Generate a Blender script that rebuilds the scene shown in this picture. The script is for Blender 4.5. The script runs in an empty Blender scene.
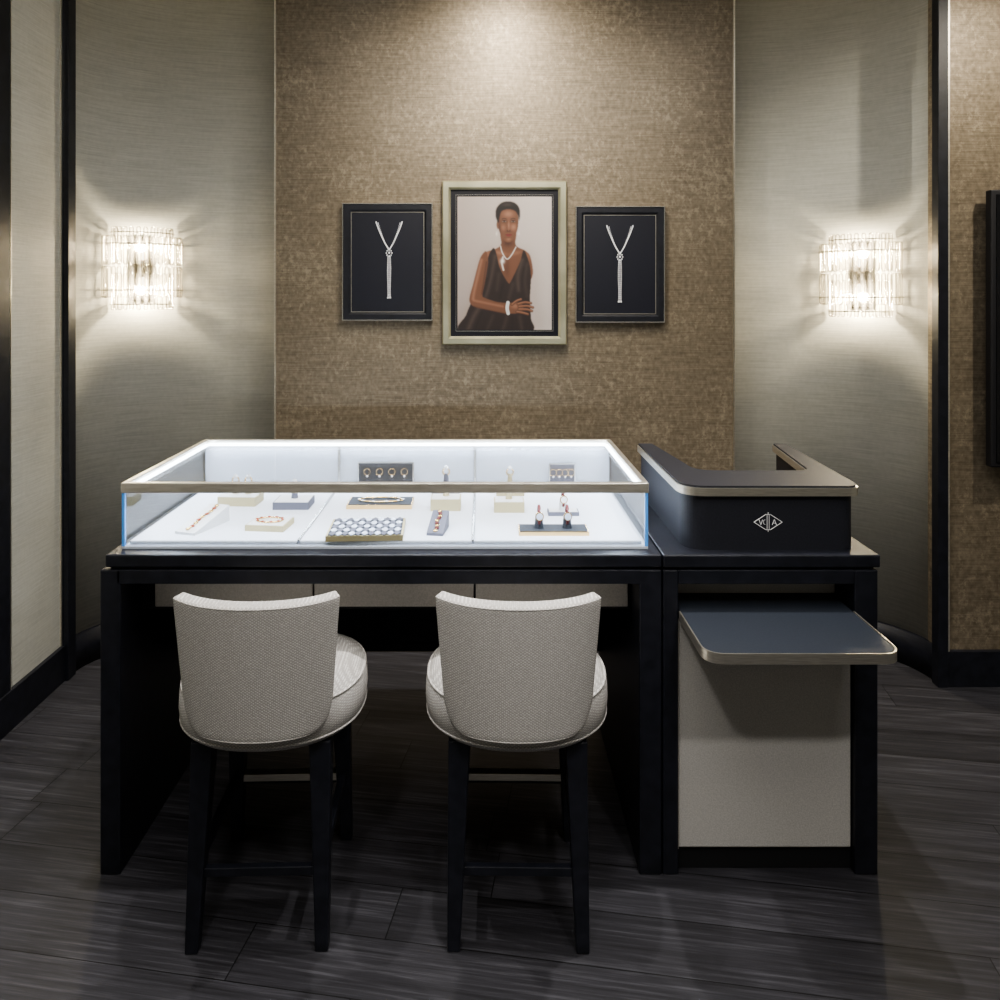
import bpy, bmesh, math, random
import numpy as np
from mathutils import Vector, Matrix
from mathutils.geometry import tessellate_polygon
random.seed(4)
F=800.0; EYE=1.65; VX=483.0; VY=294.0
scene=bpy.context.scene
col=scene.collection
try:
    scene.view_settings.look='AgX - Medium High Contrast'
except Exception as e:
    print('look',e)

# ------------------------------------------------------------ materials
def nt(mat):
    mat.use_nodes=True
    return mat.node_tree.nodes, mat.node_tree.links
def pm(name,color,rough=.5,metal=0.0,**kw):
    m=bpy.data.materials.new(name); n,l=nt(m); b=n['Principled BSDF']
    b.inputs['Base Color'].default_value=(*color,1)
    b.inputs['Roughness'].default_value=rough
    b.inputs['Metallic'].default_value=metal
    for k,v in kw.items():
        b.inputs[k.replace('_',' ')].default_value=v
    return m
def noisy(m,c1,c2,scale=(1,1,1),nscale=5,detail=6,lo=.35,hi=.65,bump=0,bdist=.002,rough=None,distort=0):
    n,l=nt(m); b=n['Principled BSDF']
    tc=n.new('ShaderNodeTexCoord'); mp=n.new('ShaderNodeMapping'); mp.inputs['Scale'].default_value=scale
    l.new(tc.outputs['Object'],mp.inputs['Vector'])
    no=n.new('ShaderNodeTexNoise'); no.inputs['Scale'].default_value=nscale; no.inputs['Detail'].default_value=detail
    no.inputs['Distortion'].default_value=distort
    l.new(mp.outputs[0],no.inputs['Vector'])
    r=n.new('ShaderNodeValToRGB'); r.color_ramp.elements[0].position=lo; r.color_ramp.elements[1].position=hi
    r.color_ramp.elements[0].color=(*c1,1); r.color_ramp.elements[1].color=(*c2,1)
    l.new(no.outputs['Fac'],r.inputs[0]); l.new(r.outputs[0],b.inputs['Base Color'])
    if bump:
        bp=n.new('ShaderNodeBump'); bp.inputs['Strength'].default_value=bump; bp.inputs['Distance'].default_value=bdist
        l.new(no.outputs['Fac'],bp.inputs['Height']); l.new(bp.outputs[0],b.inputs['Normal'])
    return m
def emis(name,color,strength):
    m=bpy.data.materials.new(name); n,l=nt(m)
    n.remove(n['Principled BSDF']); e=n.new('ShaderNodeEmission')
    e.inputs[0].default_value=(*color,1); e.inputs[1].default_value=strength
    l.new(e.outputs[0],n['Material Output'].inputs[0]); return m

M={}
M['black']=noisy(pm('black_lacquer_wood',(.010,.010,.014),.42),(.007,.008,.012),(.013,.014,.021),(1,1,1),30,5,bump=.05)
M['blackmatte']=pm('black_matte',(.009,.009,.012),.6)
M['bluetop']=noisy(pm('navy_leather_top',(.03,.04,.06),.48),(.015,.019,.027),(.023,.028,.038),(1,1,1),180,4,bump=.15,bdist=.0005)
M['navybody']=noisy(pm('navy_leather_body',(.02,.022,.032),.5),(.012,.013,.018),(.018,.019,.027),(1,1,1),200,4,bump=.15,bdist=.0005)
M['brass']=noisy(pm('champagne_metal',(.55,.48,.38),.3,.92),(.68,.64,.55),(.84,.80,.70),(2,2,40),12,3)
M['bronze']=noisy(pm('champagne_case_rim',(.6,.55,.47),.34,.85),(.66,.62,.54),(.78,.74,.66),(3,3,20),6,2)
M['champ']=noisy(pm('champagne_frame',(.68,.64,.48),.30,.8),(.54,.53,.38),(.70,.68,.51),(1,1,1),6,3)
M['silver']=pm('silver_metal',(.62,.62,.60),.25,.9)
M['chrome']=pm('chrome',(.50,.47,.42),.18,1.0)
M['gold']=pm('yellow_gold',(.85,.6,.28),.25,.9)
M['gem']=pm('diamond_pave',(.92,.92,.95),.15,.2)
M['white']=noisy(pm('white_suede',(.62,.62,.64),.8),(.56,.58,.63),(.64,.66,.71),(1,1,1),150,4,bump=.1,bdist=.0004)
M['whiteitem']=pm('white_stand_leather',(.60,.60,.60),.6)
M['whitepanel']=pm('white_case_lining',(.50,.53,.59),.6)
M['cream']=pm('cream_leather',(.42,.36,.21),.55)
M['grayp']=pm('gray_suede',(.12,.12,.15),.7)
M['charcoal']=pm('charcoal_suede',(.03,.035,.045),.7)
M['redstrap']=pm('burgundy_strap',(.12,.02,.02),.5)
M['carnelian']=pm('carnelian',(.30,.06,.03),.3)
M['mop']=pm('mother_of_pearl',(.48,.51,.60),.25)
M['beigefab']=noisy(pm('beige_linen_panel',(.5,.47,.42),.85),(.40,.385,.36),(.54,.52,.49),(1,1,1),260,6,lo=.3,hi=.7,bump=.4,bdist=.001)
M['drawer']=noisy(pm('beige_drawer_fabric',(.42,.39,.36),.85),(.46,.44,.41),(.56,.53,.50),(1,1,1),260,5,bump=.3,bdist=.001)
M['ceil']=pm('ceiling_paint',(.62,.61,.58),.9)
M['screen']=pm('screen_black',(.008,.008,.01),.15)
M['matblack']=pm('picture_mat_black',(.005,.005,.010),.4)
M['rubber']=pm('toe_black',(.006,.006,.007),.7)
M['blueedge']=pm('glass_edge_blue',(.13,.40,.92),.2,0)
M['led']=emis('led_strip',(.82,.90,1.0),16)
M['bulb']=emis('warm_bulb',(1.0,.86,.64),7)
M['dl']=emis('downlight_lens',(1,.92,.8),5)

def glassmat(name,tint,refl_scale=1.0,ior=1.45):
    m=bpy.data.materials.new(name); n,l=nt(m); n.remove(n['Principled BSDF'])
    t=n.new('ShaderNodeBsdfTransparent'); t.inputs[0].default_value=(*tint,1)
    g=n.new('ShaderNodeBsdfGlossy'); g.inputs['Roughness'].default_value=.01
    fr=n.new('ShaderNodeFresnel'); fr.inputs[0].default_value=ior
    mu=n.new('ShaderNodeMath'); mu.operation='MULTIPLY'; mu.inputs[1].default_value=refl_scale
    mx=n.new('ShaderNodeMixShader')
    l.new(fr.outputs[0],mu.inputs[0]); l.new(mu.outputs[0],mx.inputs[0]); l.new(t.outputs[0],mx.inputs[1]); l.new(g.outputs[0],mx.inputs[2])
    l.new(mx.outputs[0],n['Material Output'].inputs[0]); return m
M['glass']=glassmat('clear_glass',(.98,.99,.995),.30)
def rodmat():
    m=bpy.data.materials.new('crystal_rod'); n,l=nt(m); n.remove(n['Principled BSDF'])
    lw=n.new('ShaderNodeLayerWeight'); lw.inputs[0].default_value=.5
    r=n.new('ShaderNodeValToRGB'); r.color_ramp.elements[0].position=.25; r.color_ramp.elements[0].color=(.96,.95,.93,1); r.color_ramp.elements[1].position=.85; r.color_ramp.elements[1].color=(.28,.26,.23,1)
    t=n.new('ShaderNodeBsdfTransparent')
    l.new(lw.outputs['Facing'],r.inputs[0]); l.new(r.outputs[0],t.inputs[0])
    g=n.new('ShaderNodeBsdfGlossy'); g.inputs['Roughness'].default_value=.06; g.inputs[0].default_value=(.85,.83,.78,1)
    tr=n.new('ShaderNodeBsdfTranslucent'); tr.inputs[0].default_value=(.95,.93,.88,1)
    m1=n.new('ShaderNodeMixShader'); m1.inputs[0].default_value=.07
    m2=n.new('ShaderNodeMixShader')
    mu=n.new('ShaderNodeMath'); mu.operation='MULTIPLY'; mu.inputs[1].default_value=.5
    l.new(lw.outputs['Fresnel'],mu.inputs[0])
    l.new(t.outputs[0],m1.inputs[1]); l.new(tr.outputs[0],m1.inputs[2])
    l.new(mu.outputs[0],m2.inputs[0]); l.new(m1.outputs[0],m2.inputs[1]); l.new(g.outputs[0],m2.inputs[2])
    l.new(m2.outputs[0],n['Material Output'].inputs[0]); return m
M['rod']=rodmat()

def wallpaper(name,c1,c2,hscale,metal,rough,blotch=(.2,.2),thread=.35,fleck=None):
    m=bpy.data.materials.new(name); n,l=nt(m); b=n['Principled BSDF']
    tc=n.new('ShaderNodeTexCoord')
    def noise(scale,ns,detail=5,rg=.5):
        mp=n.new('ShaderNodeMapping'); mp.inputs['Scale'].default_value=scale
        no=n.new('ShaderNodeTexNoise'); no.inputs['Scale'].default_value=ns; no.inputs['Detail'].default_value=detail; no.inputs['Roughness'].default_value=rg
        l.new(tc.outputs['Object'],mp.inputs[0]); l.new(mp.outputs[0],no.inputs['Vector']); return no
    big=noise((1,1,1.3),3.0,8); thr=noise((1,1,hscale),6.0,6); fine=noise((1,1,.8),55,4)
    def math_(op,a,bv):
        x=n.new('ShaderNodeMath'); x.operation=op
        for i,v in enumerate((a,bv)):
            if isinstance(v,(int,float)): x.inputs[i].default_value=v
            else: l.new(v,x.inputs[i])
        return x.outputs[0]
    s=math_('ADD',math_('MULTIPLY',big.outputs['Fac'],blotch[0]),math_('MULTIPLY',thr.outputs['Fac'],thread))
    s=math_('ADD',s,math_('MULTIPLY',fine.outputs['Fac'],blotch[1]))
    tot=blotch[0]+blotch[1]+thread
    s=math_('DIVIDE',s,tot)
    r=n.new('ShaderNodeValToRGB'); r.color_ramp.elements[0].position=.38; r.color_ramp.elements[1].position=.62
    r.color_ramp.elements[0].color=(*c1,1); r.color_ramp.elements[1].color=(*c2,1)
    l.new(s,r.inputs[0])
    outc=r.outputs[0]
    b.inputs['Metallic'].default_value=metal; b.inputs['Roughness'].default_value=rough
    if fleck:
        a=noise((1.2,1.2,1),26,10,.8); c_=noise((1,1,1),2.4,4)
        f=math_('ADD',a.outputs['Fac'],math_('MULTIPLY',math_('SUBTRACT',c_.outputs['Fac'],.5),.30))
        rr=n.new('ShaderNodeValToRGB'); rr.color_ramp.elements[0].position=.53; rr.color_ramp.elements[1].position=.67
        rr.color_ramp.elements[1].color=(.7,.7,.7,1)
        l.new(f,rr.inputs[0])
        mx=n.new('ShaderNodeMixRGB'); mx.inputs[2].default_value=(*fleck,1)
        l.new(rr.outputs[0],mx.inputs[0]); l.new(outc,mx.inputs[1]); outc=mx.outputs[0]
    l.new(outc,b.inputs['Base Color'])
    bp=n.new('ShaderNodeBump'); bp.inputs['Strength'].default_value=.35; bp.inputs['Distance'].default_value=.0015
    l.new(s,bp.inputs['Height']); l.new(bp.outputs[0],b.inputs['Normal'])
    return m
M['wallgray']=wallpaper('grasscloth_wallpaper',(.395,.39,.345),(.505,.50,.445),40,0.0,.62,(.25,.25),.7)
M['wallbrown']=wallpaper('bronze_textile_wallpaper',(.155,.125,.090),(.28,.235,.172),34,0.42,.40,(.2,.7),.6,(.44,.375,.275))

def stoolfab():
    m=bpy.data.materials.new('woven_linen_upholstery'); n,l=nt(m); b=n['Principled BSDF']
    tc=n.new('ShaderNodeTexCoord')
    w=[]
    for rot in (35,-35):
        mp=n.new('ShaderNodeMapping'); mp.inputs['Rotation'].default_value=(0,math.radians(rot),0)
        wv=n.new('ShaderNodeTexWave'); wv.inputs['Scale'].default_value=55; wv.bands_direction='Z'; wv.inputs['Distortion'].default_value=3.2; wv.inputs['Detail Scale'].default_value=5
        l.new(tc.outputs['Object'],mp.inputs[0]); l.new(mp.outputs[0],wv.inputs[0]); w.append(wv)
    mu=n.new('ShaderNodeMath'); mu.operation='MULTIPLY'; l.new(w[0].outputs['Fac'],mu.inputs[0]); l.new(w[1].outputs['Fac'],mu.inputs[1])
    r=n.new('ShaderNodeValToRGB'); r.color_ramp.elements[0].color=(.33,.315,.295,1); r.color_ramp.elements[1].color=(.60,.58,.55,1)
    l.new(mu.outputs[0],r.inputs[0]); l.new(r.outputs[0],b.inputs['Base Color']); b.inputs['Roughness'].default_value=.9
    bp=n.new('ShaderNodeBump'); bp.inputs['Strength'].default_value=.45; bp.inputs['Distance'].default_value=.0012
    l.new(mu.outputs[0],bp.inputs['Height']); l.new(bp.outputs[0],b.inputs['Normal']); return m
M['fab']=stoolfab()

def floormat():
    m=bpy.data.materials.new('dark_oak_plank_floor'); n,l=nt(m); b=n['Principled BSDF']
    tc=n.new('ShaderNodeTexCoord'); mp0=n.new('ShaderNodeMapping'); mp0.inputs['Rotation'].default_value=(0,0,math.radians(9))
    l.new(tc.outputs['Object'],mp0.inputs[0])
    sp=n.new('ShaderNodeSeparateXYZ'); l.new(mp0.outputs[0],sp.inputs[0])
    u=sp.outputs[0]; v=sp.outputs[1]
    def mt(op,a,bv=0.0):
        x=n.new('ShaderNodeMath'); x.operation=op
        for i,q in enumerate((a,bv)):
            if isinstance(q,(int,float)): x.inputs[i].default_value=q
            else: l.new(q,x.inputs[i])
        return x.outputs[0]
    pw=.18; pl=1.5
    vi=mt('DIVIDE',v,pw); pid=mt('FLOOR',vi); fr=mt('FRACT',vi)
    cb0=n.new('ShaderNodeCombineXYZ'); l.new(pid,cb0.inputs[0])
    w0=n.new('ShaderNodeTexWhiteNoise'); l.new(cb0.outputs[0],w0.inputs['Vector'])
    ui=mt('ADD',mt('DIVIDE',u,pl),mt('MULTIPLY',w0.outputs['Value'],3.0)); uid=mt('FLOOR',ui); uf=mt('FRACT',ui)
    cb=n.new('ShaderNodeCombineXYZ'); l.new(pid,cb.inputs[0]); l.new(uid,cb.inputs[1])
    wn=n.new('ShaderNodeTexWhiteNoise'); l.new(cb.outputs[0],wn.inputs['Vector'])
    def grain(su,sv,ns,dt,dist,rg):
        cg=n.new('ShaderNodeCombineXYZ')
        l.new(mt('MULTIPLY',u,su),cg.inputs[0]); l.new(mt('MULTIPLY',v,sv),cg.inputs[1]); l.new(mt('MULTIPLY',wn.outputs['Value'],40.0),cg.inputs[2])
        no=n.new('ShaderNodeTexNoise'); no.inputs['Scale'].default_value=ns; no.inputs['Detail'].default_value=dt; no.inputs['Roughness'].default_value=rg; no.inputs['Distortion'].default_value=dist
        l.new(cg.outputs[0],no.inputs['Vector']); return no.outputs['Fac']
    field=grain(.45,5.0,1.0,1,.1,.4)
    rings=mt('POWER',mt('PINGPONG',mt('MULTIPLY',field,40.0),1.0),2.0)
    fine=grain(2.2,70.0,1.5,8,.05,.72)
    med=grain(.6,16.0,1.5,5,.1,.6)
    g=mt('ADD',mt('MULTIPLY',rings,.05),mt('ADD',mt('MULTIPLY',fine,.70),mt('MULTIPLY',med,.28)))
    r=n.new('ShaderNodeValToRGB'); e=r.color_ramp.elements
    e[0].position=.38; e[0].color=(.016,.0155,.018,1); e[1].position=.72; e[1].color=(.105,.104,.116,1)
    e2=e.new(.53); e2.color=(.036,.035,.041,1)
    l.new(g,r.inputs[0])
    br=mt('ADD',mt('MULTIPLY',wn.outputs['Value'],.45),.78)
    groove=mt('GREATER_THAN',fr,.016); ends=mt('GREATER_THAN',uf,.002)
    br=mt('MULTIPLY',br,mt('MULTIPLY',groove,ends))
    mx=n.new('ShaderNodeVectorMath'); mx.operation='SCALE'; l.new(r.outputs[0],mx.inputs[0]); l.new(br,mx.inputs['Scale'])
    l.new(mx.outputs[0],b.inputs['Base Color'])
    b.inputs['Roughness'].default_value=.52
    h=mt('ADD',mt('MULTIPLY',g,.4),mt('MULTIPLY',groove,.5))
    bp=n.new('ShaderNodeBump'); bp.inputs['Strength'].default_value=.3; bp.inputs['Distance'].default_value=.002
    l.new(h,bp.inputs['Height']); l.new(bp.outputs[0],b.inputs['Normal'])
    return m
M['floor']=floormat()

# ------------------------------------------------------------ helpers
def empty(name,loc=(0,0,0)):
    e=bpy.data.objects.new(name,None); col.objects.link(e); e.location=loc; e.empty_display_size=.1; return e
def finish(name,bm,mats,parent=None,smooth=False,bevel=0,subs=0,seg=2):
    me=bpy.data.meshes.new(name); bmesh.ops.recalc_face_normals(bm,faces=bm.faces); bm.to_mesh(me); bm.free()
    if not isinstance(mats,(list,tuple)): mats=[mats]
    for m in mats: me.materials.append(m)
    if parent is not None: me.transform(Matrix.Translation(-parent.location))
    o=bpy.data.objects.new(name,me); col.objects.link(o)
    if parent is not None: o.parent=parent
    if smooth:
        for p in me.polygons: p.use_smooth=True
    if bevel:
        md=o.modifiers.new('bevel','BEVEL'); md.width=bevel; md.segments=seg; md.limit_method='ANGLE'; md.angle_limit=math.radians(40)
    if subs:
        md=o.modifiers.new('sub','SUBSURF'); md.levels=subs; md.render_levels=subs
    return o
def bbox(bm,x0,x1,y0,y1,z0,z1,mi=0):
    vs=[bm.verts.new(p) for p in ((x0,y0,z0),(x1,y0,z0),(x1,y1,z0),(x0,y1,z0),(x0,y0,z1),(x1,y0,z1),(x1,y1,z1),(x0,y1,z1))]
    for f in ((0,1,2,3),(4,5,6,7),(0,1,5,4),(1,2,6,5),(2,3,7,6),(3,0,4,7)):
        fc=bm.faces.new([vs[i] for i in f]); fc.material_index=mi
    return vs
def box(name,x0,x1,y0,y1,z0,z1,mat,parent=None,bevel=.002):
    bm=bmesh.new(); bbox(bm,x0,x1,y0,y1,z0,z1); return finish(name,bm,mat,parent,bevel=bevel)
def prism_bm(bm,pts,z0,z1,mi=0):
    lo=[bm.verts.new((x,y,z0)) for x,y in pts]; hi=[bm.verts.new((x,y,z1)) for x,y in pts]
    n=len(pts)
    for i in range(n):
        f=bm.faces.new((lo[i],lo[(i+1)%n],hi[(i+1)%n],hi[i])); f.material_index=mi
    tris=tessellate_polygon([[Vector((x,y,0)) for x,y in pts]])
    for t in tris:
        for s in (lo,hi):
            try:
                f=bm.faces.new([s[i] for i in t]); f.material_index=mi
            except ValueError: pass
def prism(name,pts,z0,z1,mat,parent=None,bevel=0):
    bm=bmesh.new(); prism_bm(bm,pts,z0,z1); return finish(name,bm,mat,parent,bevel=bevel)
def rounded(pts_r,seg=8):
    out=[]; n=len(pts_r)
    for i,(x,y,r) in enumerate(pts_r):
        if r<=0: out.append((x,y)); continue
        p=Vector((x,y)); a=Vector(pts_r[i-1][:2]); b=Vector(pts_r[(i+1)%n][:2])
        d1=(a-p).normalized(); d2=(b-p).normalized()
        s=p+d1*r; e=p+d2*r
        for t in range(seg+1):
            u=t/seg; q=s*(1-u)**2+p*2*u*(1-u)+e*u*u; out.append((q.x,q.y))
    return out
def tube(bm,pts,r,seg=8,mi=0,closed=False,caps=True):
    pts=[Vector(p) for p in pts]; n=len(pts); rings=[]
    rr=r if isinstance(r,(list,tuple)) else [r]*n
    for i,p in enumerate(pts):
        if closed: t=(pts[(i+1)%n]-pts[i-1]).normalized()
        else: t=(pts[min(i+1,n-1)]-pts[max(i-1,0)]).normalized()
        up=Vector((0,0,1)) if abs(t.z)<.9 else Vector((0,1,0))
        a=t.cross(up).normalized(); b=t.cross(a).normalized()
        rings.append([bm.verts.new(p+a*math.cos(2*math.pi*j/seg)*rr[i]+b*math.sin(2*math.pi*j/seg)*rr[i]) for j in range(seg)])
    m=n if closed else n-1
    for i in range(m):
        A=rings[i]; B=rings[(i+1)%n]
        for j in range(seg):
            f=bm.faces.new((A[j],A[(j+1)%seg],B[(j+1)%seg],B[j])); f.material_index=mi; f.smooth=True
    if caps and not closed:
        for R in (rings[0],rings[-1]):
            f=bm.faces.new(R); f.material_index=mi
def ball(bm,c,r,mi=0,sc=(1,1,1),sub=1):
    g=bmesh.ops.create_icosphere(bm,subdivisions=sub,radius=r)
    for v in g['verts']:
        v.co=Vector((v.co.x*sc[0]+c[0],v.co.y*sc[1]+c[1],v.co.z*sc[2]+c[2]))
        for f in v.link_faces: f.material_index=mi; f.smooth=True
def cyl(bm,c,r0,r1,h,seg=20,mi=0,axis='Z'):
    rot=Matrix.Identity(4)
    if axis=='Y': rot=Matrix.Rotation(math.pi/2,4,'X')
    if axis=='X': rot=Matrix.Rotation(math.pi/2,4,'Y')
    g=bmesh.ops.create_cone(bm,cap_ends=True,segments=seg,radius1=r0,radius2=max(r1,1e-4),depth=h,matrix=Matrix.Translation(c)@rot)
    for v in g['verts']:
        for f in v.link_faces: f.material_index=mi
def torus(bm,c,R,r,mi=0,plane='XZ',seg=24,ry=None):
    ry=ry or R; pts=[]
    for i in range(seg):
        a=2*math.pi*i/seg
        if plane=='XZ': pts.append((c[0]+R*math.cos(a),c[1],c[2]+ry*math.sin(a)))
        elif plane=='XY': pts.append((c[0]+R*math.cos(a),c[1]+ry*math.sin(a),c[2]))
        else: pts.append((c[0],c[1]+R*math.cos(a),c[2]+ry*math.sin(a)))
    tube(bm,pts,r,8,mi,closed=True)
def catmull(pts,k=6,closed=True):
    n=len(pts); out=[]
    rng=range(n if closed else n-1)
    for i in rng:
        g=lambda j:(pts[j%n] if closed else pts[max(0,min(n-1,j))])
        p0,p1,p2,p3=g(i-1),g(i),g(i+1),g(i+2)
        for s in range(k):
            t=s/k
            out.append(tuple(.5*((2*p1[d])+(-p0[d]+p2[d])*t+(2*p0[d]-5*p1[d]+4*p2[d]-p3[d])*t*t+(-p0[d]+3*p1[d]-3*p2[d]+p3[d])*t**3) for d in range(2)))
    if not closed: out.append(tuple(pts[-1]))
    return out

# ------------------------------------------------------------ room shell
CZ=3.2
box('floor',-1.9,3.7,-2.1,4.0,-.05,0,M['floor'],bevel=0)
box('ceiling',-1.9,3.7,-2.1,4.0,CZ,CZ+.05,M['ceil'],bevel=0)
box('wall_left',-1.9,-1.8,-2.0,3.43,0,CZ,M['wallgray'],bevel=0)
box('wall_back_panel',-.955,1.153,3.69,3.95,0,CZ,M['wallbrown'],bevel=.001)
box('wall_right',1.93,3.65,3.376,3.47,0,CZ,M['wallbrown'],bevel=0)
box('wall_right_side',3.6,3.7,-2.0,3.376,0,CZ,M['wallgray'],bevel=0)
box('wall_front',-1.9,3.7,-2.1,-2.0,0,CZ,M['wallgray'],bevel=0)
def curved(name,cx,cy,a,b,sgn,mat,z0,z1,thick,off=0):
    bm=bmesh.new(); N=36; prev=None
    for i in range(N+1):
        th=math.pi/2*i/N
        c,s=math.cos(th),math.sin(th)
        nx,ny=Vector((c/a,s/b)).normalized()
        xi=(a*c-nx*off); yi=(b*s-ny*off)
        xo=xi+nx*thick; yo=yi+ny*thick
        q=[bm.verts.new((cx+sgn*xi,cy+yi,z0)),bm.verts.new((cx+sgn*xi,cy+yi,z1)),bm.verts.new((cx+sgn*xo,cy+yo,z1)),bm.verts.new((cx+sgn*xo,cy+yo,z0))]
        if prev:
            for j in range(4): 
                f=bm.faces.new((prev[j],prev[(j+1)%4],q[(j+1)%4],q[j])); f.smooth=(j!=1 and j!=3)
        else: bm.faces.new(q)
        prev=q
    bm.faces.new(prev)
    return finish(name,bm,mat)
LC=(-.95,3.47,.85,.46); RC=(1.15,3.40,.79,.50)
curved('wall_back_left',*LC,-1,M['wallgray'],0,CZ,.06)
curved('wall_back_right',*RC,1,M['wallgray'],0,CZ,.06)
curved('baseboard_back_left',*LC,-1,M['black'],0,.15,.02,.018)
curved('baseboard_back_right',*RC,1,M['black'],0,.15,.02,.018)
box('baseboard_left',-1.80,-1.782,-2,3.42,0,.15,M['black'])
box('baseboard_right',1.95,3.6,3.356,3.378,0,.15,M['black'])
box('trim_1',-1.83,-1.768,3.412,3.475,0,CZ,M['black'])
box('trim_2',1.908,1.950,3.352,3.402,0,CZ,M['black'])
box('trim_3',-1.8,-1.79,2.93,3.030,0,CZ,M['black'])
box('trim_4',-1.8,-1.789,3.031,3.036,0.15,CZ,M['brass'],bevel=0)
box('trim_5',-1.8,-1.793,3.402,3.410,0.15,CZ,M['brass'],bevel=0)
box('trim_6',1.153,1.160,3.680,3.76,0.0,CZ,M['brass'],bevel=0)
box('trim_7',-.961,-.955,3.680,3.76,0.0,CZ,M['bronze'],bevel=0)
box('trim_8',1.951,1.958,3.355,3.376,0.15,CZ,M['bronze'],bevel=0)
for i,x in enumerate((-.51,.68)):
    box('trim_%d'%(9+i),x-.0006,x+.0006,3.6886,3.6905,0,CZ,M['wallbrown'],bevel=0)

# television on right wall
tv=empty('wall_television',(2.5,3.3,1.5))
box('bezel',2.09,3.2,3.29,3.33,.936,2.08,M['blackmatte'],tv,.006)
box('screen',2.11,3.18,3.286,3.291,.956,2.06,M['screen'],tv,.001)
box('wall_bracket',2.3,3.0,3.33,3.376,1.2,1.8,M['blackmatte'],tv,.002)

# ------------------------------------------------------------ desk left unit
FY=2.272; BY=3.07
d=empty('display_counter',(-.29,2.65,0))
box('worktop',-1.0735,.508,FY,BY,.873,.909,M['black'],d,.004)
box('reveal',-1.06,.50,FY+.012,BY-.01,.865,.874,M['rubber'],d,0)
box('apron_front',-1.04,.45,FY,FY+.03,.826,.866,M['black'],d,.002)
box('leg_panel_left',-1.088,-1.03,FY,BY,0,.866,M['black'],d,.004)
box('leg_panel_right',.444,.508,FY,BY,0,.866,M['black'],d,.004)
box('drawer_box',-1.03,.444,2.412,BY-.03,.700,.866,M['blackmatte'],d,.001)
for i,(a,b) in enumerate(((-.984,-.512),(-.506,-.028),(-.022,.435))):
    box('drawer_front_%d'%(i+1),a,b,2.398,2.413,.712,.86,M['drawer'],d,.003)
box('rear_panel',-1.03,.444,3.03,3.055,.325,.866,M['black'],d,.002)
box('rear_rail',-1.03,.444,3.02,3.06,.30,.33,M['black'],d,.002)
# ------------------------------------------------------------ desk right unit
c=empty('cashier_cabinet',(.82,2.65,0))
box('worktop',.511,1.128,FY-.002,BY,.873,.909,M['black'],c,.004)
box('reveal',.52,1.115,FY+.012,BY-.01,.865,.874,M['rubber'],c,0)
box('side_left',.511,.555,FY,BY,0,.866,M['black'],c,.004)
box('side_right',1.056,1.122,FY,BY,0,.866,M['black'],c,.004)
box('apron_front',.555,1.056,FY,FY+.03,.826,.866,M['black'],c,.002)
box('slot_back',.555,1.056,2.40,2.42,.752,.866,M['drawer'],c,.002)
box('fabric_door',.558,1.053,2.288,2.31,.066,.722,M['beigefab'],c,.005)
box('carcass',.555,1.056,2.312,BY-.01,.05,.725,M['blackmatte'],c,.001)
box('toe_kick',.555,1.056,2.30,2.33,0,.066,M['rubber'],c,.001)
box('door_edge',.5555,.559,2.283,2.312,.066,.722,M['brass'],c,0)
SY=2.0
sh=rounded([(.556,2.40,0),(.556,SY,.055),(1.052,SY,.055),(1.052,2.40,0)])
prism('pullout_shelf',sh,.728,.748,M['blackmatte'],c)
sh2=rounded([(.560,2.398,0),(.560,SY+.004,.052),(1.046,SY+.004,.052),(1.046,2.398,0)])
prism('shelf_leather',sh2,.748,.7505,M['bluetop'],c)
def band(name,x0,x1,y0,y1,r,z0,z1,mat,parent,t=.004):
    o=rounded([(x0,y1,0),(x0,y0,r),(x1,y0,r),(x1,y1,0)],12)
    i=rounded([(x1-t,y1,0),(x1-t,y0+t,r-.002),(x0+t,y0+t,r-.002),(x0+t,y1,0)],12)
    return prism(name,o+i,z0,z1,mat,parent)
band('shelf_metal_edge',.5555,1.053,SY-.003,2.268,.056,.725,.7515,M['brass'],c)

# ------------------------------------------------------------ cash desk privacy screen
k=empty('cash_desk_screen',(.82,2.6,.909))
def U(o,r=.07):
    return rounded([(.585-o,2.96,0),(.585-o,2.315-o,r),(1.078+o,2.315-o,.045),(1.108+o,2.96,0),(1.085-o,2.96,0),(1.035-o,2.50+o,.04),(.66+o,2.50+o,.06),(.615+o,2.96,0)],10)
prism('body',U(0),.909,1.068,M['navybody'],k)
prism('metal_band',U(.014,.08),1.068,1.091,M['brass'],k)
prism('leather_top',U(.010,.08),1.091,1.097,M['navybody'],k)
bm=bmesh.new()
ex=(768-483)*2.315/800; ez=1.65-(522-294)*2.315/800; ey=2.3145
def stroke(p,q,w=.0011):
    P=Vector(p);Q=Vector(q); dd=(Q-P).normalized(); nn=Vector((-dd.y,dd.x))*w*.85
    vs=[]
    for yy in (ey,ey-.001):
        vs.append([bm.verts.new((ex+a.x,yy,ez+a.y)) for a in (P+nn,Q+nn,Q-nn,P-nn)])
    bm.faces.new(vs[1]); bm.faces.new(vs[0])
    for i in range(4): bm.faces.new((vs[0][i],vs[0][(i+1)%4],vs[1][(i+1)%4],vs[1][i]))
stroke((-.041,0),(-.006,.0225));stroke((-.041,0),(-.006,-.0225));stroke((.041,0),(.006,.0225));stroke((.041,0),(.006,-.0225))
stroke((-.003,-.02),(-.003,.02),.0009);stroke((.003,-.02),(.003,.02),.0009);stroke((-.007,.022),(.007,.022));stroke((-.007,-.022),(.007,-.022))
stroke((0,.022),(0,.028));stroke((0,-.022),(0,-.028))
stroke((-.026,.007),(-.021,-.008));stroke((-.021,-.008),(-.016,.007))
stroke((-.008,.007),(-.013,.005),.0008);stroke((-.013,.005),(-.013,-.005),.0008);stroke((-.013,-.005),(-.008,-.007),.0008)
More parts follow.
